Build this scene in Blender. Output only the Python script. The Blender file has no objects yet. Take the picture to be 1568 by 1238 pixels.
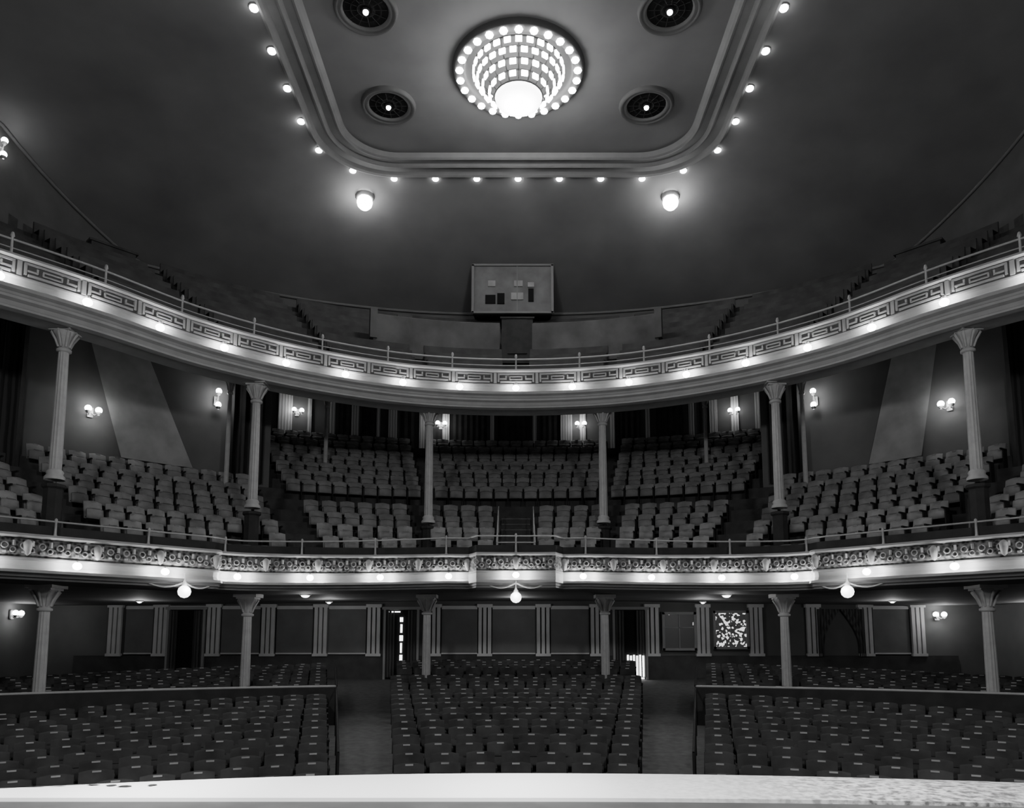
import bpy, math, random
from mathutils import Vector, Matrix
random.seed(4)
E=3.0            # eye height above the pit floor
PI=math.pi
S=bpy.context.scene
def col(o):
    S.collection.objects.link(o); return o

# ---------------------------------------------------------------- materials
def mat(name,c,rough=.7,var=.15,scale=3.0,bump=0.0,bscale=20,metal=0,emit=0,kind='noise',spec=.2):
    m=bpy.data.materials.new(name); m.use_nodes=True
    nt=m.node_tree; b=nt.nodes['Principled BSDF']
    b.inputs['Roughness'].default_value=rough; b.inputs['Metallic'].default_value=metal
    b.inputs['Specular IOR Level'].default_value=spec
    tc=nt.nodes.new('ShaderNodeTexCoord')
    if kind=='noise':
        n=nt.nodes.new('ShaderNodeTexNoise'); n.inputs['Scale'].default_value=scale; n.inputs['Detail'].default_value=5
        out=n.outputs['Fac']
    elif kind=='voronoi':
        n=nt.nodes.new('ShaderNodeTexVoronoi'); n.inputs['Scale'].default_value=scale
        out=n.outputs['Distance']
    elif kind=='wave':
        n=nt.nodes.new('ShaderNodeTexWave'); n.inputs['Scale'].default_value=scale; n.inputs['Distortion'].default_value=1.0
        out=n.outputs['Fac']
    nt.links.new(tc.outputs['Object'],n.inputs['Vector'])
    r=nt.nodes.new('ShaderNodeValToRGB')
    lo=c*(1-var); hi=c*(1+var)
    r.color_ramp.elements[0].position=.25; r.color_ramp.elements[1].position=.75
    r.color_ramp.elements[0].color=(lo,lo,lo,1); r.color_ramp.elements[1].color=(hi,hi,hi,1)
    nt.links.new(out,r.inputs['Fac']); nt.links.new(r.outputs['Color'],b.inputs['Base Color'])
    if bump:
        n2=nt.nodes.new('ShaderNodeTexNoise'); n2.inputs['Scale'].default_value=bscale
        nt.links.new(tc.outputs['Object'],n2.inputs['Vector'])
        bp=nt.nodes.new('ShaderNodeBump'); bp.inputs['Strength'].default_value=bump
        nt.links.new((n2.outputs['Fac'] if kind=='noise' else out),bp.inputs['Height'])
        nt.links.new(bp.outputs['Normal'],b.inputs['Normal'])
    if emit:
        b.inputs['Emission Color'].default_value=(1,1,1,1); b.inputs['Emission Strength'].default_value=emit
    return m
def window_mat(name,scale,thr,strength):
    m=bpy.data.materials.new(name); m.use_nodes=True; nt=m.node_tree; b=nt.nodes['Principled BSDF']
    b.inputs['Base Color'].default_value=(.03,.03,.03,1)
    tc=nt.nodes.new('ShaderNodeTexCoord'); n=nt.nodes.new('ShaderNodeTexVoronoi'); n.inputs['Scale'].default_value=scale
    nt.links.new(tc.outputs['Object'],n.inputs['Vector'])
    r=nt.nodes.new('ShaderNodeValToRGB'); r.color_ramp.interpolation='CONSTANT'
    r.color_ramp.elements[0].color=(0.02,.02,.02,1); r.color_ramp.elements[1].color=(1,1,1,1); r.color_ramp.elements[1].position=thr
    nt.links.new(n.outputs['Color'],r.inputs['Fac']); nt.links.new(r.outputs['Color'],b.inputs['Emission Color'])
    b.inputs['Emission Strength'].default_value=strength
    return m
def lip_mat(name):
    # white paint, worn and pitted towards the right-hand end
    m=bpy.data.materials.new(name); m.use_nodes=True; nt=m.node_tree; b=nt.nodes['Principled BSDF']; N=nt.nodes.new; Lk=nt.links.new
    b.inputs['Roughness'].default_value=.5
    tc=N('ShaderNodeTexCoord'); sx=N('ShaderNodeSeparateXYZ'); Lk(tc.outputs['Object'],sx.inputs[0])
    mr=N('ShaderNodeMapRange'); mr.inputs[1].default_value=.8; mr.inputs[2].default_value=3.2; Lk(sx.outputs['X'],mr.inputs[0])
    n=N('ShaderNodeTexNoise'); n.inputs['Scale'].default_value=14; n.inputs['Detail'].default_value=8; Lk(tc.outputs['Object'],n.inputs['Vector'])
    r=N('ShaderNodeValToRGB'); r.color_ramp.elements[0].position=.38; r.color_ramp.elements[1].position=.62
    r.color_ramp.elements[0].color=(.10,.10,.10,1); r.color_ramp.elements[1].color=(.5,.5,.5,1); Lk(n.outputs['Fac'],r.inputs[0])
    mx=N('ShaderNodeMix'); mx.data_type='RGBA'; mx.inputs[6].default_value=(.93,.93,.93,1); Lk(r.outputs[0],mx.inputs[7]); Lk(mr.outputs[0],mx.inputs[0])
    Lk(mx.outputs[2],b.inputs['Base Color'])
    return m
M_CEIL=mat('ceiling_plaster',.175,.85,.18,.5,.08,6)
M_PANEL=mat('ceiling_panel_plaster',.16,.8,.12,.8,.05,8)
M_MOULD=mat('moulding_plaster',.20,.7,.1,2)
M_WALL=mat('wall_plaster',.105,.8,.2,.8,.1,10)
M_WALLL=mat('wall_panel_light',.24,.8,.15,1.5)
M_PIL=mat('pilaster_paint',.48,.7,.12,2)
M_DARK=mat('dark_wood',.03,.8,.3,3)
M_BLACK=mat('black_opening',.008,.9,.1,3)
M_CREAM=mat('painted_plaster_cream',.27,.65,.12,3)
M_ORN=mat('ornamental_relief',.11,.7,.8,11,.8,kind='voronoi')
M_ORN2=mat('ornament_gilding',.30,.5,.35,5)
M_COL=mat('painted_iron',.36,.45,.12,6)
M_FLOOR=mat('aisle_carpet',.10,.95,.25,6,.3,60)
M_TREAD=mat('balcony_step_concrete',.05,.9,.25,4)
M_STEP=mat('aisle_step_edge',.12,.9,.25,4)
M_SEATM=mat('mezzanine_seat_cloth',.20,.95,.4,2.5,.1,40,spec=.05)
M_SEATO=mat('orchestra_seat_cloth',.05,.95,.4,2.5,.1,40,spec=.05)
M_FRAME=mat('seat_iron',.02,.8,.2,5,spec=.1)
M_PLATE=mat('seat_number_plate',.34,.5,.3,2)
M_METAL=mat('brass_rail',.33,.4,.1,8,metal=.2)
M_CURT=mat('velvet_curtain',.06,.9,.4,3,kind='wave')
M_CURTL=mat('light_curtain',.42,.9,.3,3,kind='wave')
M_WHITE=lip_mat('stage_lip_white')
M_STAGE=mat('stage_boards',.06,.6,.2,3)
M_BENCH=mat('gallery_bench',.05,.9,.35,2)
M_PARA=mat('gallery_parapet_paint',.085,.9,.35,1.2)
M_BULB=mat('lamp_glass',.9,.3,.02,3,emit=18)
M_BULBS=mat('lamp_glass_soft',.9,.3,.02,3,emit=5)
M_GLOW=mat('chandelier_bowl_glass',.9,.3,.02,3,emit=9)

# ---------------------------------------------------------------- mesh builder
class MB:
    def __init__(s): s.v=[]; s.f=[]; s.m=[]; s.sm=[]
    def add(s,vs,fs,mi=0,smooth=False,M=None):
        o=len(s.v)
        s.v+= [tuple(M@Vector(p)) for p in vs] if M is not None else [tuple(p) for p in vs]
        for f in fs: s.f.append([i+o for i in f]); s.m.append(mi); s.sm.append(smooth)
    def merge(s,t,M):
        o=len(s.v); s.v+=[tuple(M@Vector(p)) for p in t.v]
        s.f+=[[i+o for i in f] for f in t.f]; s.m+=t.m; s.sm+=t.sm
    def box(s,c,d,mi=0,a=0,M=None):
        x,y,z=d[0]/2,d[1]/2,d[2]/2
        vs=[(i*x,j*y,k*z) for k in(-1,1) for j in(-1,1) for i in(-1,1)]
        fs=[(0,2,3,1),(4,5,7,6),(0,1,5,4),(2,6,7,3),(0,4,6,2),(1,3,7,5)]
        T=Matrix.Translation(c)@Matrix.Rotation(a,4,'Z')
        if M is not None: T=M@T
        s.add(vs,fs,mi,False,T)
    def grid(s,rows,mi=0,close=False,smooth=False):
        n=len(rows[0]); vs=[p for r in rows for p in r]; fs=[]
        for i in range(len(rows)-1):
            for j in range(n if close else n-1):
                k=(j+1)%n
                fs.append((i*n+j,i*n+k,(i+1)*n+k,(i+1)*n+j))
        s.add(vs,fs,mi,smooth)
    def lathe(s,prof,c,n=16,mi=0,smooth=True,flute=0):
        rows=[]
        for r,z in prof:
            rows.append([(c[0]+math.cos(2*PI*k/n)*(r*(1-(flute if k%2 else 0))),c[1]+math.sin(2*PI*k/n)*(r*(1-(flute if k%2 else 0))),c[2]+z) for k in range(n)])
        s.grid(rows,mi,True,smooth)
    def ball(s,c,r,mi=0,n=10,sz=1.0):
        prof=[(max(.001,r*math.sin(PI*i/6)),-r*sz*math.cos(PI*i/6)) for i in range(7)]
        s.lathe(prof,c,n,mi)
    def tube(s,path,r,n=6,mi=0):
        rows=[]; L=len(path)
        for i,p in enumerate(path):
            a=Vector(path[max(0,i-1)]); b=Vector(path[min(L-1,i+1)])
            t=(b-a).normalized(); up=Vector((0,0,1)) if abs(t.z)<.95 else Vector((1,0,0))
            u=t.cross(up).normalized(); w=u.cross(t)
            rows.append([tuple(Vector(p)+u*r*math.cos(2*PI*k/n)+w*r*math.sin(2*PI*k/n)) for k in range(n)])
        s.grid(rows,mi,True,True)
    def torus(s,M,R,r,n=12,k=4,mi=0):
        rows=[]
        for i in range(n+1):
            a=2*PI*i/n
            rows.append([tuple(M@Vector(((R+r*math.cos(2*PI*j/k))*math.cos(a),(R+r*math.cos(2*PI*j/k))*math.sin(a),r*math.sin(2*PI*j/k)))) for j in range(k)])
        s.grid(rows,mi,True,True)
    def obj(s,name,mats,parent=None):
        xs=[p[0] for p in s.v]; ys=[p[1] for p in s.v]; zs=[p[2] for p in s.v]
        c=Vector(((min(xs)+max(xs))/2,(min(ys)+max(ys))/2,min(zs)))
        me=bpy.data.meshes.new(name)
        me.from_pydata([(p[0]-c.x,p[1]-c.y,p[2]-c.z) for p in s.v],[],s.f)
        if not isinstance(mats,(list,tuple)): mats=[mats]
        for m in mats: me.materials.append(m)
        me.polygons.foreach_set('material_index',s.m); me.polygons.foreach_set('use_smooth',s.sm)
        me.update()
        o=col(bpy.data.objects.new(name,me))
        o.location=c+Vector((0,0,E))
        if parent is not None: o.parent=parent; o.location-=parent.location
        return o
def empty(name,loc=(0,0,0)):
    o=col(bpy.data.objects.new(name,None)); o.location=(loc[0],loc[1],loc[2]+E); o.empty_display_size=.3
    return o
def lamp(name,loc,power,r=.06,parent=None,kind='POINT'):
    l=bpy.data.lights.new(name,kind); l.energy=power
    l.shadow_soft_size=r
    o=col(bpy.data.objects.new(name,l)); o.location=(loc[0],loc[1],loc[2]+E)
    if parent is not None: o.location-=parent.location; o.parent=parent
    return o

# ---------------------------------------------------------------- curves
def smoothcurve(half,step):
    pts=[(-x,y) for x,y in reversed(half[1:])]+list(half)
    P=[Vector((p[0],p[1])) for p in pts]
    P=[2*P[0]-P[1]]+P+[2*P[-1]-P[-2]]
    d=[]
    for i in range(1,len(P)-2):
        for k in range(40):
            t=k/40; a,b,c,e=P[i-1],P[i],P[i+1],P[i+2]
            d.append(.5*((2*b)+(c-a)*t+(2*a-5*b+4*c-e)*t*t+(3*b-a-3*c+e)*t**3))
    d.append(P[-2])
    L=[0]
    for i in range(1,len(d)): L.append(L[-1]+(d[i]-d[i-1]).length)
    n=int(L[-1]/step); n+=n%2
    out=[];j=0
    for i in range(n+1):
        s=L[-1]*i/n
        while j<len(L)-2 and L[j+1]<s: j+=1
        t=(s-L[j])/(L[j+1]-L[j]); out.append(d[j].lerp(d[j+1],t))
    return out,L[-1]
GH=[(0,23.5),(3.2,23.05),(6,21.7),(8.3,19.75),(10.0,17.4),(11.4,15.8),(13,14.0),(15.2,11.8),(17.3,9.8)]
MH=[(0,21.5),(3,21.25),(5.3,20.6),(7.2,19.5),(9,17.75),(10.7,15.95),(12.3,14.3),(14.5,12.2),(17.3,9.6)]
GC,GL=smoothcurve(GH,.2); MC,ML=smoothcurve(MH,.12)
CY=12.3
def polar(curve):
    t=[(math.atan2(p.x,p.y-CY),math.hypot(p.x,p.y-CY)) for p in curve]
    def f(a):
        if a<=t[0][0]: return t[0][1]
        for i in range(1,len(t)):
            if t[i][0]>=a:
                u=(a-t[i-1][0])/(t[i][0]-t[i-1][0]); return t[i-1][1]*(1-u)+t[i][1]*u
        return t[-1][1]
    return f
rfG=polar(GC); rfM=polar(MC)
def PP(a,r,z): return (r*math.sin(a),CY+r*math.cos(a),z)
rad=math.radians
def interp(tab,x):
    if x<=tab[0][0]: return tab[0][1]
    for i in range(1,len(tab)):
        if tab[i][0]>=x:
            u=(x-tab[i-1][0])/(tab[i][0]-tab[i-1][0]); return tab[i-1][1]*(1-u)+tab[i][1]*u
    return tab[-1][1]
def cap(a,r):
    s=abs(math.sin(a)); return min(r,17.3/s) if s>.3 else r
def rbG(a): return cap(a,interp([(0,20.5),(20,20.9),(43,21.5),(58,19),(74.5,17.6),(90,17.3)],abs(math.degrees(a))))
def ztG(a): return interp([(0,14.4),(43,14.4),(58,16),(74.5,17),(90,17)],abs(math.degrees(a)))
def rbM(a):
    d=abs(math.degrees(a)); return cap(a,rfM(a)+(10.9 if d<32 else 6.0))
def normals(path):
    out=[]
    for i in range(len(path)):
        a=path[max(0,i-1)]; b=path[min(len(path)-1,i+1)]
        t=(b-a).normalized(); out.append((Vector((t.y,-t.x)),t))   # n points to the stage
    return out
def at_arc(path,total,s):
    u=(s+total/2)/total*(len(path)-1); i=max(0,min(len(path)-2,int(u)))
    p=path[i].lerp(path[i+1],u-i); t=(path[i+1]-path[i]).normalized()
    return p,Vector((t.y,-t.x)),t

# ================================================================= GALLERY (upper balcony)
gal=empty('gallery_balcony',(0,20,7.2))
NG=normals(GC)
prof=[(-.5,8.40),(-.3,8.44),(.14,8.44),(.17,8.38),(.10,8.35),(.04,8.34),(.04,7.99),(.09,7.97),(.09,7.93),(.02,7.9),(-.02,7.82),(.0,7.74),(.10,7.70),(.24,7.68),(.24,7.60),(.14,7.56),(.14,7.50),(.2,7.46),(.2,7.40),(.10,7.36),(.10,7.26),(.15,7.23),(.15,7.18),(.02,7.16),(-.5,7.12)]
m=MB(); m.grid([[(p.x+n.x*o,p.y+n.y*o,z) for o,z in prof] for p,(n,t) in zip(GC,NG)])
npr=len(prof)-1
for idx in range(len(m.f)):
    if idx%npr==5: m.m[idx]=1
k=int(GL/2/1.32)
for i in range(-k,k+1):
    p,n,t=at_arc(GC,GL,i*1.32); a=math.atan2(t.y,t.x)
    c=(p.x+n.x*.06,p.y+n.y*.06)
    def B(u,z,w,h): m.box((c[0]+t.x*u,c[1]+t.y*u,z),(w,.07,h),0,a)
    B(0,8.30,1.14,.05); B(0,8.04,.98,.05)
    for dx in(-.545,.545): B(dx,8.17,.055,.25)
    B(-.40,8.14,.22,.04); B(.40,8.14,.22,.04); B(-.31,8.19,.04,.10); B(.31,8.19,.04,.10)
    B(0,8.21,.40,.035); B(0,8.12,.40,.035); B(-.19,8.165,.035,.1); B(.19,8.165,.035,.1)
    B(.66,8.165,.09,.34)
m.obj('fascia',[M_CREAM,mat('frieze_ground',.11,.8,.2,6)],gal)
m=MB()
for zz,rr in((8.84,.028),(8.64,.016)):
    m.tube([(p.x+n.x*-.1,p.y+n.y*-.1,zz) for p,(n,t) in list(zip(GC,NG))[::2]],rr)
for i in range(-10,11):
    p,n,t=at_arc(GC,GL,i*2.0); x,y=p.x-n.x*.1,p.y-n.y*.1
    m.lathe([(.045,8.42),(.03,8.5),(.028,8.88),(.05,8.92),(.03,9.0),(.001,9.02)],(x,y,0),8)
m.obj('rail',M_METAL,gal)
A=[rad(-97+2*i) for i in range(98)]
m=MB(); rows=[]
for a in A:
    rf=rfG(a)+.1; rb=rbG(a); r=[]
    r.append(PP(a,rf,7.9)); 
    for i in range(11):
        z=8.1+.53*i; r0=rf+.5+.8*i; r1=r0+.8
        if i==0: r0=rf
        r.append(PP(a,min(r0,rb),z)); r.append(PP(a,min(r1,rb),z))
    rows.append(r)
m.grid(rows); m.obj('stepped_deck',M_TREAD,gal)
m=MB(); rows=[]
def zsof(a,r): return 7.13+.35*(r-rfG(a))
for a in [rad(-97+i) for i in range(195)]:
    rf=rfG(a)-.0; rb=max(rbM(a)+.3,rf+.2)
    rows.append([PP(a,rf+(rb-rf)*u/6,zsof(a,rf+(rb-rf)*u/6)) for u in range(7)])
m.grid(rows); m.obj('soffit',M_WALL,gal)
m=MB()
for i in range(-8,9):
    p,n,t=at_arc(GC,GL,i*1.78)
    x,y=p.x+n.x*.12,p.y+n.y*.12
    m.ball((x,y,7.83),.11,0,10,.9)
    m.lathe([(.05,0),(.06,.04),(.03,.09)],(x,y,7.91),8,1)
    m.tube([(p.x,p.y,7.98),(x,y,7.99)],.02,5,1)
    for sg in(-1,1): lamp('lamp',(p.x+n.x*.17+t.x*.17*sg,p.y+n.y*.17+t.y*.17*sg,7.82),15,.04,gal)
m.obj('fascia_lamps',[M_BULB,M_METAL],gal)

m=MB()
for i in range(10):
    z=8.1+.53*i
    for a0,a1 in((-55,-44),(-42,-29),(-27,-15),(-13,-2),(2,13),(15,27),(29,42),(44,55)):
        rowsB=[]
        n=max(2,int((a1-a0)/2))
        for q in range(n+1):
            a=rad(a0+(a1-a0)*q/n); r=rfG(a)+.1+.5+.8*i+.35
            if r>rbG(a)-.45: rowsB=[];break
            rowsB.append([PP(a,r-.25,z+.0),PP(a,r-.25,z+.42),PP(a,r+.12,z+.44),PP(a,r+.17,z+.82),PP(a,r+.23,z+.82),PP(a,r+.2,z)])
        if rowsB: m.grid(rowsB)
m.obj('gallery_bench_seating',M_BENCH)
m=MB()
for sg in(-1,1):
    a0,a1,s_=2.3,20,3.55
    rows=[];top=[]
    for q in range(11):
        a=rad(a0+(a1-a0)*q/10)*sg; r=rfG(a)+s_; zz=11.5
        rows.append([PP(a,r,zz-1.5),PP(a,r,zz),PP(a,r+.12,zz),PP(a,r+.12,zz-1.5)]); top.append(PP(a,r+.06,zz+.01))
    m.grid(rows); m.tube(top,.035,6)
    x,y,_=PP(rad(a1)*sg,rfG(rad(a1))+s_+.05,0); m.box((x,y,11.15),(.25,.25,1.1),0,-rad(a1)*sg)
m.obj('gallery_parapet',M_PARA)
m=MB()
for sx in(-1,1):
    for a,zz in((46,13.6),(17,13.4)):
        x,y,_=PP(rad(a)*sx,20.3,0); m.box((x,y,zz-.3),(1.5,.3,1.5),0,-rad(a)*sx); m.box((x,y,zz+.48),(1.65,.4,.08),0,-rad(a)*sx)
m.obj('gallery_rear_parapet',M_BENCH)

# ================================================================= MEZZANINE
mez=empty('mezzanine_balcony',(0,18,1.5))
def zoff(x): return -.16*max(0,min(1,(abs(x)-2)/5))
def mshift(p,n):
    ax=abs(p.x); q=p.copy()
    u=max(0,min(1,(1.25-ax)/.12)); q=q+Vector((0,-.55*u))
    u=max(0,min(1,(ax-7.45)/.12)); q=q+n*.25*u
    return q
NM=normals(MC); MP=[mshift(p,n) for p,(n,t) in zip(MC,NM)]
NM2=[(n,t) for (n,t) in NM]
prof=[(-.9,2.30),(-.7,2.36),(.15,2.36),(.18,2.31),(.12,2.27),(.05,2.25),(.09,2.18),(.11,2.05),(.09,1.93),(.04,1.88),(.10,1.86),(.10,1.83),(.0,1.81),(-.02,1.70),(.04,1.62),(.24,1.60),(.26,1.54),(.12,1.51),(.12,1.46),(.05,1.44),(.04,1.40),(-.9,1.36)]
m=MB(); rows=[[(p.x+n.x*o,p.y+n.y*o,z+zoff(p.x)) for o,z in prof] for p,(n,t) in zip(MP,NM2)]
m.grid(rows)
nper=len(prof)-1
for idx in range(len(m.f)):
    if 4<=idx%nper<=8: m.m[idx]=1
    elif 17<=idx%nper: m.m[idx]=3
sp=.34; k=int(ML/2/sp)
for i in range(-k,k+1):
    p,n,t=at_arc(MC,ML,i*sp); p=mshift(p,n)
    z=2.06+zoff(p.x)
    R=Matrix(((t.x,0,n.x,p.x+n.x*.12),(t.y,0,n.y,p.y+n.y*.12),(0,1,0,z),(0,0,0,1)))
    m.torus(R@Matrix.Translation((-.07,.04,0)),.062,.018,9,4,2)
    m.torus(R@Matrix.Translation((.08,-.05,0)),.05,.016,9,4,2)
    m.box((p.x+n.x*.12+t.x*.09,p.y+n.y*.12+t.y*.09,z+.09),(.045,.05,.11),2,math.atan2(t.y,t.x)+.6)
    m.box((p.x+n.x*.12-t.x*.07,p.y+n.y*.12-t.y*.07,z-.1),(.07,.05,.04),2,math.atan2(t.y,t.x)-.4)
    if i%4==0:
        m.lathe([(.001,-.17),(.06,-.12),(.085,0),(.1,.1),(.05,.16),(.001,.18)],(p.x+n.x*.12,p.y+n.y*.12,z),8,2)
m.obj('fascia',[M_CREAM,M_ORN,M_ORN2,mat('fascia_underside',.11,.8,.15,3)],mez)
m=MB()
def zr(x): return zoff(x)*1.9
m.tube([(p.x-n.x*.05,p.y-n.y*.05,2.83+zr(p.x)) for p,(n,t) in list(zip(MP,NM2))[::2]],.022)
for i in range(-11,12):
    p,n,t=at_arc(MC,ML,i*1.95); p=mshift(p,n); x,y=p.x-n.x*.05,p.y-n.y*.05; dz=zoff(p.x); tz=2.83+zr(p.x)
    m.lathe([(.05,2.34+dz),(.03,2.42+dz),(.024,tz-.03),(.04,tz),(.028,tz+.06),(.001,tz+.08)],(x,y,0),8)
m.obj('rail',M_METAL,mez)
m=MB()
m.grid([[(p.x-n.x*.25,p.y-n.y*.25,2.3+zoff(p.x)),(p.x-n.x*.25,p.y-n.y*.25,2.60+zoff(p.x)),(p.x-n.x*.33,p.y-n.y*.33,2.60+zoff(p.x)),(p.x-n.x*.33,p.y-n.y*.33,2.0)] for p,(n,t) in list(zip(MP,NM2))[::2]])
m.obj('parapet_cloth',M_DARK,mez)
def zM(i): return 1.7+.484*i
m=MB(); rows=[]
angs=sorted(set([-97+2*i for i in range(98)]+[-32.02,-31.98,31.98,32.02]))
for d in angs:
    a=rad(d); rf=rfM(a)+.05; rb=rbM(a)+.3; r=[PP(a,rf,1.6)]
    for i in range(14):
        r0=rf+.3+.78*i; r1=r0+.78
        if i==0: r0=rf
        r.append(PP(a,min(r0,rb),zM(i))); r.append(PP(a,min(r1,rb),zM(i)))
    rows.append(r)
m.grid(rows); m.obj('stepped_deck',M_TREAD,mez)
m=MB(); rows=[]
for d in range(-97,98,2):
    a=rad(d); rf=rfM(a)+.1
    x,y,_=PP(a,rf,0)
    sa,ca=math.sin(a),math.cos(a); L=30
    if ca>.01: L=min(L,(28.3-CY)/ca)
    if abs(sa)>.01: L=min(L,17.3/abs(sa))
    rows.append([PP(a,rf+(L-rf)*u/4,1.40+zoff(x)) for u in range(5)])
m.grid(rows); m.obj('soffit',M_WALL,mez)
m=MB()
for i in range(-8,9):
    p,n,t=at_arc(MC,ML,i*1.88); p=mshift(p,n); x,y=p.x+n.x*.13,p.y+n.y*.13; z=zoff(p.x)
    m.ball((x,y,1.74+z),.095,0,10,.9); m.tube([(p.x,p.y,1.86+z),(x,y,1.84+z),(x,y,1.78+z)],.02,5,1)
    for sg in(-1,1): lamp('lamp',(p.x+n.x*.18+t.x*.28*sg,p.y+n.y*.18+t.y*.28*sg,1.71+z),17,.04,mez)
m.obj('fascia_lamps',[M_BULB,M_METAL],mez)
for x,y,pw in((-5.9,21.6,16),(5.9,21.6,16),(-12,24.6,36),(-6.2,25.6,34),(0,25.6,34),(6.2,25.6,34),(12,24.6,36)):  # front pair are house fixtures; rear row added to brighten the back wall
    e=empty('soffit_ceiling_light',(x,y,1.2+.1)); z=1.40+zoff(x if y<22 else min(abs(x),7)); m=MB()
    rr=.12 if y<22 else .07
    m.ball((x,y,z-.05),rr,0,12,.5); m.lathe([(rr+.05,0),(rr+.05,-.03),(rr+.01,-.05)],(x,y,z),12,1)
    m.obj('globe',[M_BULBS,M_METAL],e); lamp('lamp',(x,y,z-.3),pw,.1,e)
for s0 in(-8.25,0,8.25):
    best=min(MC,key=lambda p:abs(p.x-s0)); idx=MC.index(best); n=NM[idx][0]; t=NM[idx][1]; p=mshift(best,n)
    c=Vector((p.x+n.x*.35,p.y+n.y*.35,1.12)); e=empty('pendant_globe_light',tuple(c))
    m=MB(); m.ball(tuple(c),.15,0,14); 
    m.lathe([(.05,.14),(.08,.16),(.04,.22),(.015,.28),(.015,.45)],tuple(c),8,1)
    for sg in(-1,1):
        pts=[]
        for u in range(9):
            q=u/8; pts.append((c.x+t.x*sg*q*.8-n.x*q*.3,c.y+t.y*sg*q*.8-n.y*q*.3,1.50+zoff(p.x)-.12*math.sin(q*PI)))
        m.tube(pts,.02,6,1)
    m.obj('globe_and_arms',[M_BULBS,M_COL],e); lamp('lamp',(c.x+n.x*.3,c.y+n.y*.3,c.z+.1),20,.12,e)

# ---------------------------------------------------------------- mezzanine walls
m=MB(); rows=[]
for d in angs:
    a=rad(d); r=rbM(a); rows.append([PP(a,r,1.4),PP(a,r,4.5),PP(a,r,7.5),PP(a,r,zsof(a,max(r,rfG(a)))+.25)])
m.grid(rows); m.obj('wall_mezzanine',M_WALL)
m=MB()
for d,w in((-27.3,.55),(-24.6,.14),(-22,.2),(-19.4,.3),(-16.7,.14),(-15,.35),(-11.5,.22),(-8.6,.3),(-2.9,.16),(2.3,.16),(6.2,.5),(8.2,.25),(11.8,.2),(16,.18),(21.1,.2),(23.6,.3),(26,.3),(28.5,.2)):
    a=rad(d); r=rbM(a)-.08; x,y,_=PP(a,r,0); m.box((x,y,9.1),(w,.1,2.4),0,-a)
m.obj('trim_1',M_CURTL)
m=MB()
for d0,d1 in((-10.5,-3.6),(-2.2,1.6),(3,5.4),(12.6,15),(17,20),(-21.2,-20.1),(-18.6,-17.3),(-14,-12.4),(22,23)):
    rows=[]
    n=max(3,int((d1-d0)*3))
    for q in range(n+1):
        a=rad(d0+(d1-d0)*q/n); r=rbM(a)-.05-.03*(q%2); rows.append([PP(a,r,7.9),PP(a,r,10.25)])
    m.grid(rows)
m.obj('doorway_curtains',M_DARK)
M_SS=mat('stair_soffit_plaster',.24,.8,.3,1.2)
for sg,(t0,t1,b0,b1) in((1,(47.3,52,44,49.6)),(-1,(46.5,52.5,40.8,48.5))):
    m=MB(); rows=[]
    for u in range(7):
        q=u/6; z=9.1-3.6*q; r=[]
        for w in range(5):
            d=(t0+(t1-t0)*w/4)*(1-q)+(b0+(b1-b0)*w/4)*q; a=rad(d)*sg; r.append(PP(a,rbM(a)-.12-.12*(w/4),z))
        rows.append(r)
    m.grid(rows); m.obj('slanted_stair_soffit',M_SS)
M_DRP=mat('dark_drape',.03,.95,.4,2,kind='wave')
for sg in(-1,1):
    m=MB(); rows=[]
    for q in range(41):
        d=58+q*.55; a=rad(d)*sg; r=rbM(a)-.25-.12*math.sin(q*1.9); rows.append([PP(a,r,4.2),PP(a,r,6.5),PP(a,r-.05,9.3)])
    m.grid(rows); m.obj('box_drape',M_DRP)
    m=MB(); rows=[]
    for q in range(13):
        d=33+q*.33; a=rad(d)*sg; r=rbM(a)-.2-.08*math.sin(q*1.9); rows.append([PP(a,r,5.2),PP(a,r,9.2)])
    m.grid(rows); m.obj('doorway_drape',M_DRP)

# ================================================================= COLUMNS
def column(x,y,z0,z1,dark=0,r=.125,small=False):
    e=empty('cast_iron_column',(x,y,z0)); m=MB(); h=z1-z0; b=dark
    k=.6 if small else 1
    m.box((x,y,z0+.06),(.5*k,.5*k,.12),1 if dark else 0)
    if dark:  # dark octagonal foot is added to paint in shade from the seats
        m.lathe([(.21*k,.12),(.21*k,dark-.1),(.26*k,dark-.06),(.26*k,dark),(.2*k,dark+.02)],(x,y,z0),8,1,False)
    m.lathe([(.22*k,b+.12),(.22*k,b+.18),(.17*k,b+.24),(.19*k,b+.30),(r*1.1,b+.36)],(x,y,z0),16,0)
    m.lathe([(r*1.08,b+.36),(r,b+(h-b)*.5),(r*.88,h-.62)],(x,y,z0),24,0,False,.1)
    m.lathe([(r*.88,h-.62),(r*1.3,h-.6),(r*1.3,h-.55),(r*.95,h-.53),(r*1.05,h-.4),(r*1.5,h-.25),(r*2.1,h-.14),(r*2.0,h-.1)],(x,y,z0),16,0)
    m.box((x,y,z1-.05),(.62*k,.62*k,.1),0)
    m.box((x,y,z1-.12),(.5*k,.5*k,.05),0)
    for i in range(8):
        a=i*PI/4; c,s_=math.cos(a),math.sin(a)
        m.tube([(x+c*r,y+s_*r,z1-.5),(x+c*r*1.5,y+s_*r*1.5,z1-.34),(x+c*r*2.3,y+s_*r*2.3,z1-.18),(x+c*r*2.1,y+s_*r*2.1,z1-.13)],.03*k,5,0)
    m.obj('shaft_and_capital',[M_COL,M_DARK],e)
def floorz(y): return -2.55+.08*(y-14)
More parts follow.
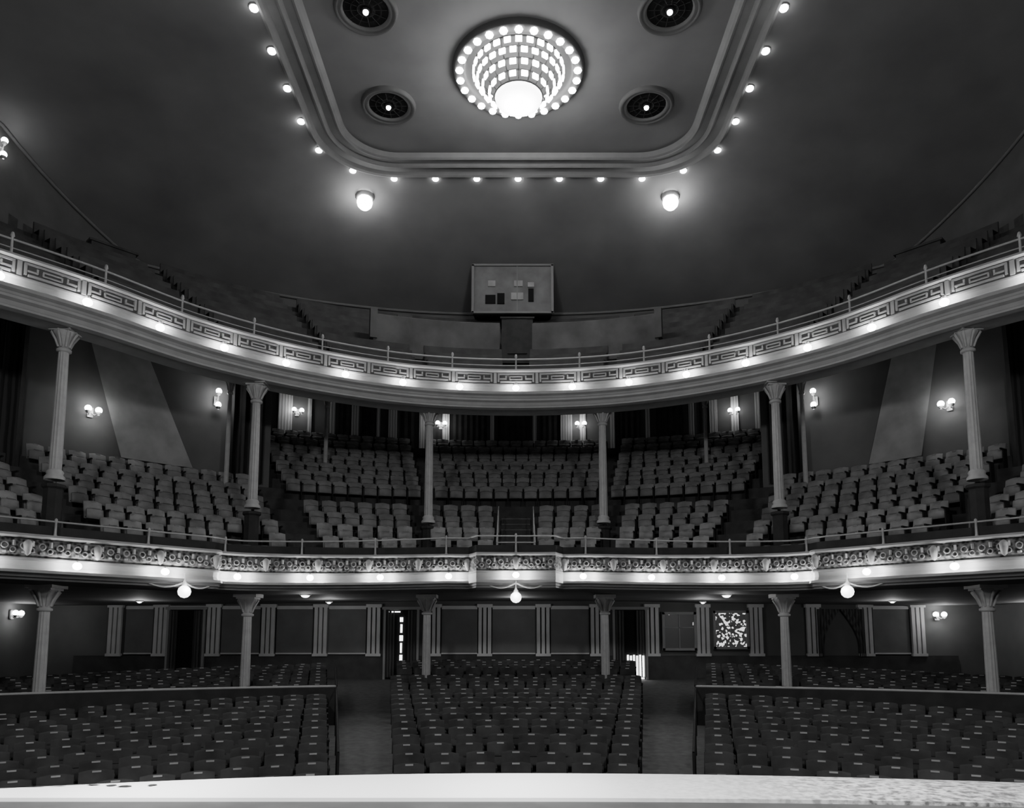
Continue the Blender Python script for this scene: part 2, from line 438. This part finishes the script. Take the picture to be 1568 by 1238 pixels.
for sx in(-1,1):
    for x,y,zc in((2.75,23.9,3.0),(7.32,21.1,2.9),(10.55,17.3,2.7)):
        x*=sx
        column(x,y,floorz(y),1.40+zoff(x),0)
        a=math.atan2(x,y-CY); r=math.hypot(x,y-CY); s_=max(0,int((r-rfM(a)-.35)/.78)); zf=zM(s_)
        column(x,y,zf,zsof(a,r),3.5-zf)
    for d,r in((38,15.0),(24.5,16.8)):
        a=rad(d)*sx; x,y,_=PP(a,r,0); s_=max(0,int((r-rfM(a)-.35)/.78)); column(x,y,zM(s_),zsof(a,r),0,.07,True)

# ================================================================= SEATS
def seat_template():
    t=MB()
    def pad(w,z0,z1,y0,y1,th,nx,mi,crown,bulge):
        rows=[]
        for i in range(nx+1):
            u=-1+2*i/nx; x=u*w/2; zt=z1-crown*u*u; e=.6 if abs(u)>.99 else 1
            bf=bulge*(1-u*u)
            rows.append([(x,y0+th*e/2,z0),(x,(y0+y1)/2+th*e/2+bf,(z0+zt)/2),(x,y1+th*e/2+bf*.5,zt-.03),(x,y1,zt),(x,y1-th*e/2,zt-.03),(x,y0-th*e/2,z0)])
        t.grid(rows,mi,True,True)
        for r in(rows[0],rows[-1]): t.add(r,[tuple(range(6))],mi)
    pad(.465,.36,.84,-.02,-.12,.06,4,0,.03,.02)
    pad(.42,.36,.64,.06,.02,.08,3,0,.03,.02)
    t.box((0,-.015,.40),(.42,.05,.03),1)
    t.box((-.248,.1,.60),(.04,.34,.04),1)
    t.box((-.248,.03,.29),(.03,.2,.58),1)
    t.box((0,-.078,.812),(.12,.018,.024),2)
    t.box((0,.085,.63),(.2,.02,.02),3)
    return t
ST=seat_template()
def seat_mat(x,y,z,cx,cy,sc=1):
    dx,dy=cx-x,cy-y; a=math.atan2(dy,dx)-PI/2
    return Matrix.Translation((x,y,z))@Matrix.Rotation(a,4,'Z')@Matrix.Scale(sc,4)
def block(name,rowsfn,mats,cx,cy):
    m=MB()
    for (x,y,z) in rowsfn: m.merge(ST,seat_mat(x,y,z,cx,cy,1.0+random.uniform(-.015,.01)))
    if m.v: m.obj(name,mats)
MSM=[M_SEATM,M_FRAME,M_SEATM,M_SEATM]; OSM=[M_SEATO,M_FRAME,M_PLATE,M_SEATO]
def mez_rows(d0,d1,i0,i1):
    out=[]
    for i in range(i0,i1+1):
        am=rad((d0+d1)/2); r=rfM(am)+.05+.3+.78*i+.42
        n=int(abs(rad(d1-d0))*r/.50)
        for k in range(n):
            a=rad(d0+(d1-d0)*(k+.5)/n); rr=rfM(a)+.05+.3+.78*i+.42
            if i==0: rr+=.05
            if rr>rbM(a)-.3: continue
            x,y,z=PP(a,rr,zM(i))
            if any(math.hypot(abs(x)-cx,y-cy)<.36 for cx,cy in((2.75,23.9),(7.32,21.1),(10.55,17.3))): continue
            out.append((x,y,z))
    return out
for sg in(-1,1):
    block('mezzanine_seating_block',mez_rows(sg*3.2,sg*13.2,0,4),MSM,0,CY)
    block('mezzanine_seating_block',mez_rows(sg*15.5,sg*29.8,0,4),MSM,0,CY)
    block('mezzanine_seating_block',mez_rows(sg*13,sg*30.5,6,12),MSM,0,CY)
    block('mezzanine_seating_block',mez_rows(sg*34.5,sg*58,0,6),MSM,0,CY)
    block('mezzanine_seating_block',mez_rows(sg*61.5,sg*80,0,6),MSM,0,CY)
block('mezzanine_seating_block',mez_rows(-11.3,11.3,6,12),MSM,0,CY)
m=MB()
for i in range(0,10):
    r=9.3+.35+.39*i; z=1.7+.242*(i) ; m.box((0,CY+r+.2,z+.05),(.95,.39,.16),0); m.box((0,CY+r+.01,z+.13),(.95,.03,.03),1)
m.obj('aisle_steps',[M_TREAD,M_STEP])
m=MB()
for sx in(-.56,.56):
    pts=[(sx,CY+9.9+.8*i,2.8+.49*i) for i in range(4)]; m.tube(pts,.018)
    for x,y,z in pts: m.tube([(x,y,z-.85),(x,y,z)],.014)
m.tube([(-.56,CY+9.9,2.8),(.56,CY+9.9,2.8)],.018)
m.obj('aisle_handrail',M_COL)

OC=.7
def orch_rows(d0,d1,r0,r1):
    out=[]; r=r0
    while r<=r1+.01:
        n=int(rad(abs(d1-d0))*r/.51)
        for k in range(n):
            a=rad(d0+(d1-d0)*(k+.5)/n); x,y=r*math.sin(a),OC+r*math.cos(a)
            if y>27.6 or abs(x)>16.3: continue
            if any(math.hypot(abs(x)-cx,y-cy)<.42 for cx,cy in((2.75,23.9),(7.32,21.1),(10.55,17.3))): continue
            out.append((x,y,floorz(y)))
        r+=.72
    return out
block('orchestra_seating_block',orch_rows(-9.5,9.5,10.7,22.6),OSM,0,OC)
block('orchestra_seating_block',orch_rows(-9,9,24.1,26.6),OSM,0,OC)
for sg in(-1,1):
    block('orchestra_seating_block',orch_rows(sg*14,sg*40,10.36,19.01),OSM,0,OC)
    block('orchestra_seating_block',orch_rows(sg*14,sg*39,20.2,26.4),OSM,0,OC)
    m=MB(); rows=[];top=[]
    for q in range(31):
        a=rad(13.4+26*q/30)*sg; R=19.35; x,y=R*math.sin(a),OC+R*math.cos(a); n=Vector((math.sin(a),math.cos(a)))
        z0=floorz(y)-.05
        rows.append([(x,y,z0),(x,y,-1.18),(x+n.x*.1,y+n.y*.1,-1.18),(x+n.x*.1,y+n.y*.1,z0)]); top.append((x+n.x*.05,y+n.y*.05,-1.16))
    m.grid(rows,0); m.tube(top,.032,6,1)
    a=rad(13.4)*sg
    pts=[(r*math.sin(a),OC+r*math.cos(a)) for r in(19.35,20.5,22,24)]
    m.grid([[(x,y,floorz(y)-.05),(x,y,-1.2+.1*i)] for i,(x,y) in enumerate(pts)],0)
    m.tube([(x,y,-1.15+.1*i) for i,(x,y) in enumerate(pts)],.03,6,2)
    m.obj('orchestra_partition',[M_DARK,M_COL,M_FRAME])
    pts=[(r*math.sin(a),OC+r*math.cos(a)) for r in(12,14,16,18,19.3)]
    m=MB(); m.tube([(x,y,floorz(y)+.92) for x,y in pts],.02)
    for x,y in pts: m.tube([(x,y,floorz(y)),(x,y,floorz(y)+.92)],.02)
    m.obj('aisle_rail',M_FRAME)

# ================================================================= ROOM SHELL
m=MB(); m.grid([[(x,y,floorz(y)) for x in(-17.5,-8,0,8,17.5)] for y in(6.5,12,18,24,28.4)]); m.obj('floor',M_FLOOR)
m=MB(); m.grid([[(x,28.25,z) for z in(-2.6,-.6,1.6)] for x in(-17.5,0,17.5)]); m.obj('wall_back',M_WALL)
for nm,sg in(('wall_left',-1),('wall_right',1)):
    m=MB(); m.grid([[(sg*17.35,y,z) for z in(-3.2,1.5)] for y in(-3,12,28.3)])
    m.grid([[(sg*17.35,y,z) for z in(1.5,9,17.1)] for y in(-3,5,12.3)])
    m.obj(nm,M_WALL)
m=MB()
m.grid([[PP(rad(d),rbG(rad(d)),z) for z in(9.5,12,ztG(rad(d))+.05)] for d in range(-90,91,2)])
m.obj('wall_gallery',mat('gallery_wall_plaster',.09,.85,.2,1))
m=MB(); m.tube([PP(rad(d),rbG(rad(d))-.05,ztG(rad(d))-.02) for d in range(-90,91,2)],.06,6); m.obj('trim_2',mat('cornice_grey',.14,.8,.1,2))

# ---- ceiling
DX,DY,CZ=.08,21.2,17.0; HW,HH,CR=7.16,5.48,2.7
def perim(off,step=None,N=160):
    w,h,r=HW-off,HH-off,CR-off*.8
    pts=[]
    def arc(cx,cy,a0):
        return [(cx+r*math.cos(a0+PI/2*i/14),cy+r*math.sin(a0+PI/2*i/14)) for i in range(15)]
    for cx,cy,a0 in((w-r,h-r,0),(-(w-r),h-r,PI/2),(-(w-r),-(h-r),PI),(w-r,-(h-r),1.5*PI)): pts+=arc(cx,cy,a0)
    return [(DX+x,DY+y) for x,y in pts]
def ray_rr(ox,oy,dx,dy,off=0):
    w,h,r=HW-off,HH-off,CR-off*.8
    lo,hi=0,20
    for _ in range(30):
        mid=(lo+hi)/2; x,y=abs(ox+dx*mid),abs(oy+dy*mid)
        qx,qy=x-(w-r),y-(h-r)
        sd=math.hypot(max(qx,0),max(qy,0))+min(max(qx,qy),0)-r
        if sd>0: hi=mid
        else: lo=mid
    return lo
bnd=[PP(rad(d),rbG(rad(d)),ztG(rad(d))) for d in range(-90,91,2)]
bnd+=[(17.3,12.3-1.53*i,17.0) for i in range(1,11)]+[(17.3-34.6*i/20,-3,17.0) for i in range(1,20)]+[(-17.3,-3+1.53*i,17.0) for i in range(0,10)]
rows=[]
for b in bnd+[bnd[0]]:
    dx,dy=b[0]-DX,b[1]-DY; L=math.hypot(dx,dy); dx/=L;dy/=L; r0=ray_rr(0,0,dx,dy,.1); r=[]
    for u in range(9):
        q=u/8; rr=r0+(L+.15-r0)*q; r.append((DX+dx*rr,DY+dy*rr,CZ+(b[2]-CZ)*q**1.15))
    rows.append(r)
m=MB(); m.grid(rows,0,False,True); 
DD=21.36; RO=1.93
rows=[]
for i in range(97):
    a=2*PI*i/96; dx,dy=math.cos(a),math.sin(a); r1=ray_rr(0,DD-DY,dx,dy,1.3); rows.append([(DX+dx*(1.9+(r1-1.9)*u/4),DD+dy*(1.9+(r1-1.9)*u/4),CZ+.1) for u in range(5)])
m.grid(rows,1)
m.obj('ceiling',[M_CEIL,M_PANEL])
m=MB()
pr=[(.1,17.02),(.12,16.92),(.20,16.88),(.28,16.92),(.36,17.0),(.62,17.03),(.66,16.95),(.72,16.92),(.78,16.95),(.82,17.02),(1.05,17.03),(1.09,16.96),(1.15,16.94),(1.22,16.98),(1.34,17.12)]
m.grid([[(x,y,z) for x,y in perim(o)] for o,z in pr],0,True)
m.obj('trim_3',M_MOULD)
P=perim(0)+[perim(0)[0]]; L=[0]
for i in range(1,len(P)): L.append(L[-1]+math.hypot(P[i][0]-P[i-1][0],P[i][1]-P[i-1][1]))
s0=None
for i in range(len(P)-1):
    if P[i][0]>DX>=P[i+1][0] and P[i][1]>DY: s0=L[i]+(P[i][0]-DX)
Nb=round(L[-1]/1.54); sp=L[-1]/Nb; m=MB(); lampe=empty('ceiling_light_string',(0,21,16.8))
for k in range(Nb):
    s_=(s0+k*sp)%L[-1]; i=max(j for j in range(len(L)-1) if L[j]<=s_); u=(s_-L[i])/max(1e-6,L[i+1]-L[i])
    x=P[i][0]*(1-u)+P[i+1][0]*u; y=P[i][1]*(1-u)+P[i+1][1]*u
    m.ball((x,y,16.94),.125,0,10,.6); m.lathe([(.14,.1),(.16,.13),(.16,.16)],(x,y,16.86),10,1)
    if k%3==0: lamp('lamp',(x,y,16.6),4,.1,lampe)
m.obj('bulbs',[M_BULB,M_MOULD],lampe)
M_MR=mat('medallion_ring',.09,.7,.1,2)
for x,y in((-4.1,22.9),(4.2,22.9),(-4.1,19.1),(4.2,19.1)):
    m=MB()
    m.lathe([(.88,.1),(.86,.03),(.82,-.02),(.77,.0),(.74,.04),(.69,-.0),(.64,.03),(.62,.08)],(x,y,17.0),32,0)
    m.lathe([(.63,.085),(.3,.09),(.001,.092)],(x,y,17.0),32,1)
    m.torus(Matrix.Translation((x,y,17.06)),.42,.02,24,4,1); m.torus(Matrix.Translation((x,y,17.06)),.24,.02,20,4,1)
    for i in range(12):
        a=i*PI/6; m.tube([(x+.2*math.cos(a),y+.2*math.sin(a),17.06),(x+.58*math.cos(a),y+.58*math.sin(a),17.05)],.01,4,3)
    m.ball((x,y,17.0),.08,2); m.lathe([(.1,.1),(.12,.04),(.07,.02)],(x,y,17.0),10,1)
    m.obj('ceiling_medallion',[M_MR,M_BLACK,M_BULB,M_DARK])
ch=empty('dome_chandelier',(DX,DD,17)); m=MB()
m.lathe([(2.0,.1),(1.98,0),(1.93,-.06),(1.66,-.06),(1.62,0),(1.6,.1),(1.56,.5),(1.0,.75),(.001,.8)],(DX,DD,17),48,0)
for i in range(26):
    a=2*PI*(i+.5)/26; m.ball((DX+1.78*math.cos(a),DD+1.78*math.sin(a),16.9),.125,1,8,.6)
rings=[(1.36,16.98,26),(1.24,16.76,24),(1.08,16.52,20),(.88,16.30,16)]
for R,z,n in rings:
    m.torus(Matrix.Translation((DX,DD,z+.1)),R,.03,40,5,2)
    for i in range(n):
        a=2*PI*(i+.5)/n
        c=(DX+R*math.cos(a),DD+R*math.sin(a),z); m.box(c,(.06,.19,.15),1,a)
for i in range(16):
    a=2*PI*i/16
    m.tube([(DX+R*math.cos(a),DD+R*math.sin(a),z+.09) for R,z,n in rings]+[(DX+.62*math.cos(a),DD+.62*math.sin(a),16.15)],.025,4,2)
m.lathe([(.72,16.2),(.68,16.06),(.55,15.96),(.32,15.88),(.1,15.85),(.001,15.84)],(DX,DD,0),24,3)
m.torus(Matrix.Translation((DX,DD,16.2)),.72,.035,30,5,2)
m.obj('bowl_and_rings',[mat('dome_recess_paint',.08,.7,.1,2),M_BULB,M_DARK,M_GLOW],ch)
lamp('lamp',(DX,DD,15.5),420,.5,ch)
for x in(-5.72,5.85):
    e=empty('ceiling_floodlight',(x,27.4,16.5)); m=MB()
    m.ball((x,27.35,16.42),.3,0,14); m.lathe([(.34,.3),(.35,.18),(.31,.14)],(x,27.35,16.42),14,1)
    m.obj('globe',[M_BULB,M_MOULD],e); lamp('lamp',(x,27.05,16.1),75,.25,e)
# projection booth, wedge-shaped under the sloping ceiling
m=MB(); bx0,bx1,by=-1.78,1.5,30.3
v=[(bx0,by,13.3),(bx1,by,13.3),(bx1,by,15.45),(bx0,by,15.45),(bx0,32.3,13.9),(bx1,32.3,13.9),(bx1,32.3,14.62),(bx0,32.3,14.62)]
m.add(v,[(0,1,2,3),(5,4,7,6),(4,0,3,7),(1,5,6,2),(3,2,6,7),(4,5,1,0)])
for c,d in((((bx0+bx1)/2,by-.03,15.40),(3.4,.08,.08)),(((bx0+bx1)/2,by-.03,13.35),(3.4,.08,.08)),((bx0,by-.03,14.37),(.10,.08,2.1)),((bx1,by-.03,14.37),(.10,.08,2.1)),((0.05,by-.03,14.4),(.04,.05,2.1))): m.box(c,d,1)
for x,z,w,h in((-1.05,13.92,.42,.36),(-.62,13.95,.3,.45),(.62,14.1,.22,.55)): m.box((x,by-.02,z),(w,.08,h),2); 
for x,z,w,h in((-1.0,14.6,.3,.25),(.1,14.6,.35,.25),(.62,14.55,.26,.2),(.05,14.05,.5,.3)): m.box((x,by-.02,z),(w,.06,h),3)
m.obj('projection_booth',[mat('booth_paint',.14,.8,.3,1.5),M_CEIL,M_BLACK,mat('booth_shutter',.26,.8,.2,2)])
m=MB(); m.box((.05,27.5,10.85),(1.15,.9,1.7)); m.box((.05,27.5,11.72),(1.25,1.0,.06)); m.box((.05,27.03,11.0),(.7,.05,1.3)); m.obj('gallery_stair_head',M_DARK)

# ================================================================= lower back wall dressing
Yb=28.2
m=MB()
for X in(-14.56,-12.9,-10.98,-9.0,-7.09,-5.16,-2.98,-1.13,.99,2.95,4.95,6.79,8.72,10.8,12.7,14.6):
    for dx in(-.17,0,.17): m.box((X+dx,Yb-.05,.37),(.12,.12,1.82))
    m.box((X,Yb-.06,1.22),(.56,.18,.12)); m.box((X,Yb-.06,-.55),(.54,.16,.1))
m.obj('trim_4',M_PIL)
m=MB()
for a,b in((-12.6,-11.3),(-8.7,-7.4),(-6.8,-5.45),(-2.7,-1.4),(-.85,.7),(1.27,2.65),(13.0,14.3),(-14.2,-13.2),(-10.7,-9.3)):
    m.box(((a+b)/2,Yb-.0,.35),(b-a,.06,1.75),1); m.box(((a+b)/2,Yb-.04,1.16),(b-a,.06,.12),0); m.box(((a+b)/2,Yb-.04,-.5),(b-a,.06,.05),0)
m.box((0,Yb,-1.1),(32,.12,1.05),2)
m.obj('trim_5',[M_PIL,mat('wall_panel_mid',.13,.8,.15,1.5),mat('dado_wood',.05,.8,.3,2)])
def door(name,x0,x1,extra):
    m=MB(); c=(x0+x1)/2; w=x1-x0
    m.box((c,Yb-.05,-.15),(w,.1,2.5),0)
    m.box((x0,Yb-.1,-.15),(.08,.16,2.55),1); m.box((x1,Yb-.1,-.15),(.08,.16,2.55),1); m.box((c,Yb-.1,1.13),(w+.2,.18,.1),1)
    for q in range(2):
        sg=-1 if q else 1; rows=[]
        for k in range(9):
            x=c+sg*(w/2-k*.045); yy=Yb-.15-.04*math.sin(k*1.8); rows.append([(x,yy,-1.35),(x,yy,1.05)])
        m.grid(rows,3)
    extra(m,c); m.obj(name,[M_BLACK,M_WALLL,M_BULBS,M_CURT])
def ex1(m,c):
    for z,h,w in((.72,.16,.11),(.4,.3,.07),(.05,.2,.12),(-.3,.35,.06),(-.75,.4,.1)): m.box((c,Yb-.13,z),(w,.03,h),2)  # glowing strips stand in for light beyond the curtain gap
    m.box((c-.25,Yb-.13,1.0),(.4,.03,.04),2)
def ex2(m,c):
    for k in range(6): m.box((c-.1+.11*k,Yb-.16,-.95),(.065,.03,.8-.05*(k%2)),2)  # lit gate: the light on it is drawn as glowing bars
    m.box((c+.18,Yb-.16,-1.38),(.6,.03,.05),2)
door('door_1',-4.75,-3.55,ex1); door('door_2',3.55,4.72,ex2)
def window(name,x0,x1,z0,z1,thr,st,sc):
    m=MB(); c=(x0+x1)/2; w=x1-x0
    m.box((c,Yb-.05,(z0+z1)/2),(w,.04,z1-z0),0)
    for x in(x0,x1): m.box((x,Yb-.08,(z0+z1)/2),(.09,.12,z1-z0+.1),1)
    for z in(z0,z1): m.box((c,Yb-.08,z),(w+.1,.12,.09),1)
    m.box((c,Yb-.08,(z0+z1)/2),(.04,.06,z1-z0),1); m.box((c,Yb-.08,z0+(z1-z0)*.6),(w,.06,.04),1)
    m.obj(name,[window_mat(name+'_glass',sc,thr,st),M_WALLL])
window('window_1',5.35,6.5,-.35,.95,.90,.6,11); window('window_2',7.2,8.4,-.3,1.0,.66,1.4,13)
door('door_3',-12.6,-11.3,lambda m,c:None)
for sg in(-1,1):
    m=MB(); rows=[]
    for k in range(13):
        u=k/12; r=[]
        for q in range(9):
            v=q/8; xin=11.78; xo=11.78+sg*.85
            spread=(1-.75*math.sin(min(1,v*1.25)*PI/2))
            x=xo+(xin-xo)*u*max(.18,spread); r.append((x,Yb-.15-.05*math.sin(k*1.9),1.1-1.7*v))
        rows.append(r)
    m.grid(rows,0,False,True); m.obj('draped_curtain',M_CURT)

# ================================================================= sconces
def sconce(x,y,z,nx,ny,power=18,twin='h'):
    e=empty('wall_sconce',(x,y,z)); m=MB(); L=math.hypot(nx,ny); nx/=L; ny/=L; tx,ty=-ny,nx
    m.box((x+nx*.02,y+ny*.02,z),(.16,.05,.3),1,math.atan2(ty,tx))
    offs=((-.15,0),(.15,0)) if twin=='h' else ((0,-.22),(0,.24))
    for du,dz in offs:
        cx,cy,cz=x+nx*.25+tx*du,y+ny*.25+ty*du,z+dz+.05
        m.tube([(x,y,z),(x+nx*.15+tx*du*.6,y+ny*.15+ty*du*.6,z+dz*.6-.1),(cx,cy,cz-.1)],.02,5,1)
        m.ball((cx,cy,cz),.10,0,10); m.lathe([(.03,-.15),(.07,-.11),(.085,-.07)],(cx,cy,cz),8,1)
    m.obj('bracket_and_globes',[M_BULB,M_METAL],e); lamp('lamp',(x+nx*.5,y+ny*.5,z),power,.12,e)
def scp(d,z,r=None,**k):
    a=rad(d); rr=(rbM(a)-.0 if r is None else r)-.03; x,y,_=PP(a,rr,0); sconce(x,y,z,-math.sin(a),-math.cos(a),**k)
scp(-51.6,6.75,power=22); scp(52.4,6.9,power=22)
scp(-38.5,7.85,twin='v',power=14); scp(38.5,7.85,twin='v',power=14)
scp(-26,9.25,power=9); scp(26,9.25,power=9); scp(-9.2,9.1,power=11); scp(8.0,9.1,power=11)
sconce(-17.3,26.5,.85,1,0,20); sconce(15.3,28.15,.85,0,-1,28); sconce(17.3,25.5,.85,-1,0,16)
scp(-58,15.1,r=rbG(rad(58)),power=3,twin='v')

# ================================================================= stage
m=MB()
xs=[-12+.5*i for i in range(49)]
def yf(x):
    q=min(abs(x),7)/5.4; return 8.75-(1.0 if x<0 else .6)*q*q
def yn(x):
    q=min(abs(x),7)/5.4; return 7.42-(0 if x<0 else .35)*q*q
m.grid([[(x,-3,-1.5),(x,min(yn(x),yf(x)),-1.5)] for x in xs],0)
m.grid([[(x,yf(x)-.05,-1.55),(x,yf(x)-.05,-3.0)] for x in xs],1)
m.obj('stage',[M_STAGE,M_DARK])
m=MB(); rows=[]
for x in xs:
    a,b=yn(x),max(yf(x),yn(x)+.1); r=[(x,a,-1.5)]
    for u in range(9):
        q=u/8; r.append((x,a+(b-a)*q,-1.5+.035+.03*math.sin(q*PI)))
    r.append((x,b+.02,-1.62)); rows.append(r)
m.grid(rows,0,False,False)
def zt_(x,y):
    a,b=yn(x),yf(x); q=(y-a)/(b-a); return -1.465+.03*math.sin(q*PI)+.004
def chip(x,y,w,d):
    pts=[(x+w*math.cos(k*PI/4)*random.uniform(.6,1.1),y+d*math.sin(k*PI/4)*random.uniform(.5,1.1)) for k in range(8)]
    m.add([(px,py,zt_(px,py)+.003) for px,py in pts],[tuple(range(8))],1)
for x,w in((-4.75,.12),(-4.55,.09),(-4.2,.1),(-4.0,.06),(-3.85,.08),(-3.6,.05)): chip(x,7.85+random.uniform(-.05,.05),w,.05)
m.obj('footlight_trough_cover',[M_WHITE,M_DARK])

# ================================================================= added stage fill lights
for x in(-5,5):
    e=empty('stage_fill_light',(x,-1,-1.5)); m=MB()  # added fill light behind the camera; lamp body and stand are invented
    m.lathe([(.02,.4),(.1,.38),(.2,.2),(.4,0),(.42,-.05)],(x,-1,7),16,0); m.ball((x,-1,7.05),.12,1)
    m.tube([(x,-1.4,-1.5),(x,-1.4,7.3),(x,-1,7.4)],.04,8,0)
    for k in range(3): m.tube([(x,-1.4,-.9),(x+.5*math.cos(k*2.1),-1.4+.5*math.sin(k*2.1),-1.48)],.025,6,0)
    m.obj('reflector_and_stand',[M_METAL,M_BULBS],e); lamp('lamp',(x,-.9,6.5),2500,.5,e)
for x in(-5.2,-1.8,1.8,5.2):
    e=empty('stage_lip_fill_spot',(x,4.6,7.5)); m=MB()  # added spots out of view, put in to brighten the white stage lip
    m.lathe([(.02,.35),(.12,.33),(.14,0),(.16,-.02)],(x,4.6,7.6),14,0); m.tube([(x,4.6,7.9),(x,4.6,16.9)],.03,6,0)
    m.obj('housing',[M_DARK],e)
    o=lamp('lamp',(x,4.6,7.5),(9000 if x<0 else 6000),.1,e,'SPOT'); o.data.spot_size=rad(36); o.data.spot_blend=.8
    d=Vector((x,8.0,-1.5))-Vector((x,4.6,7.5)); o.rotation_euler=d.to_track_quat('-Z','Y').to_euler()
w=bpy.data.worlds.new('world'); S.world=w; w.use_nodes=True
w.node_tree.nodes['Background'].inputs[0].default_value=(1,1,1,1); w.node_tree.nodes['Background'].inputs[1].default_value=.04
cam=bpy.data.cameras.new('camera'); co=col(bpy.data.objects.new('camera',cam)); S.camera=co
co.location=(0,0,E); co.rotation_euler=(rad(97),0,0); cam.lens=27.09; cam.sensor_width=36; cam.shift_x=-6/1568; cam.shift_y=216/1568
cam.clip_end=200
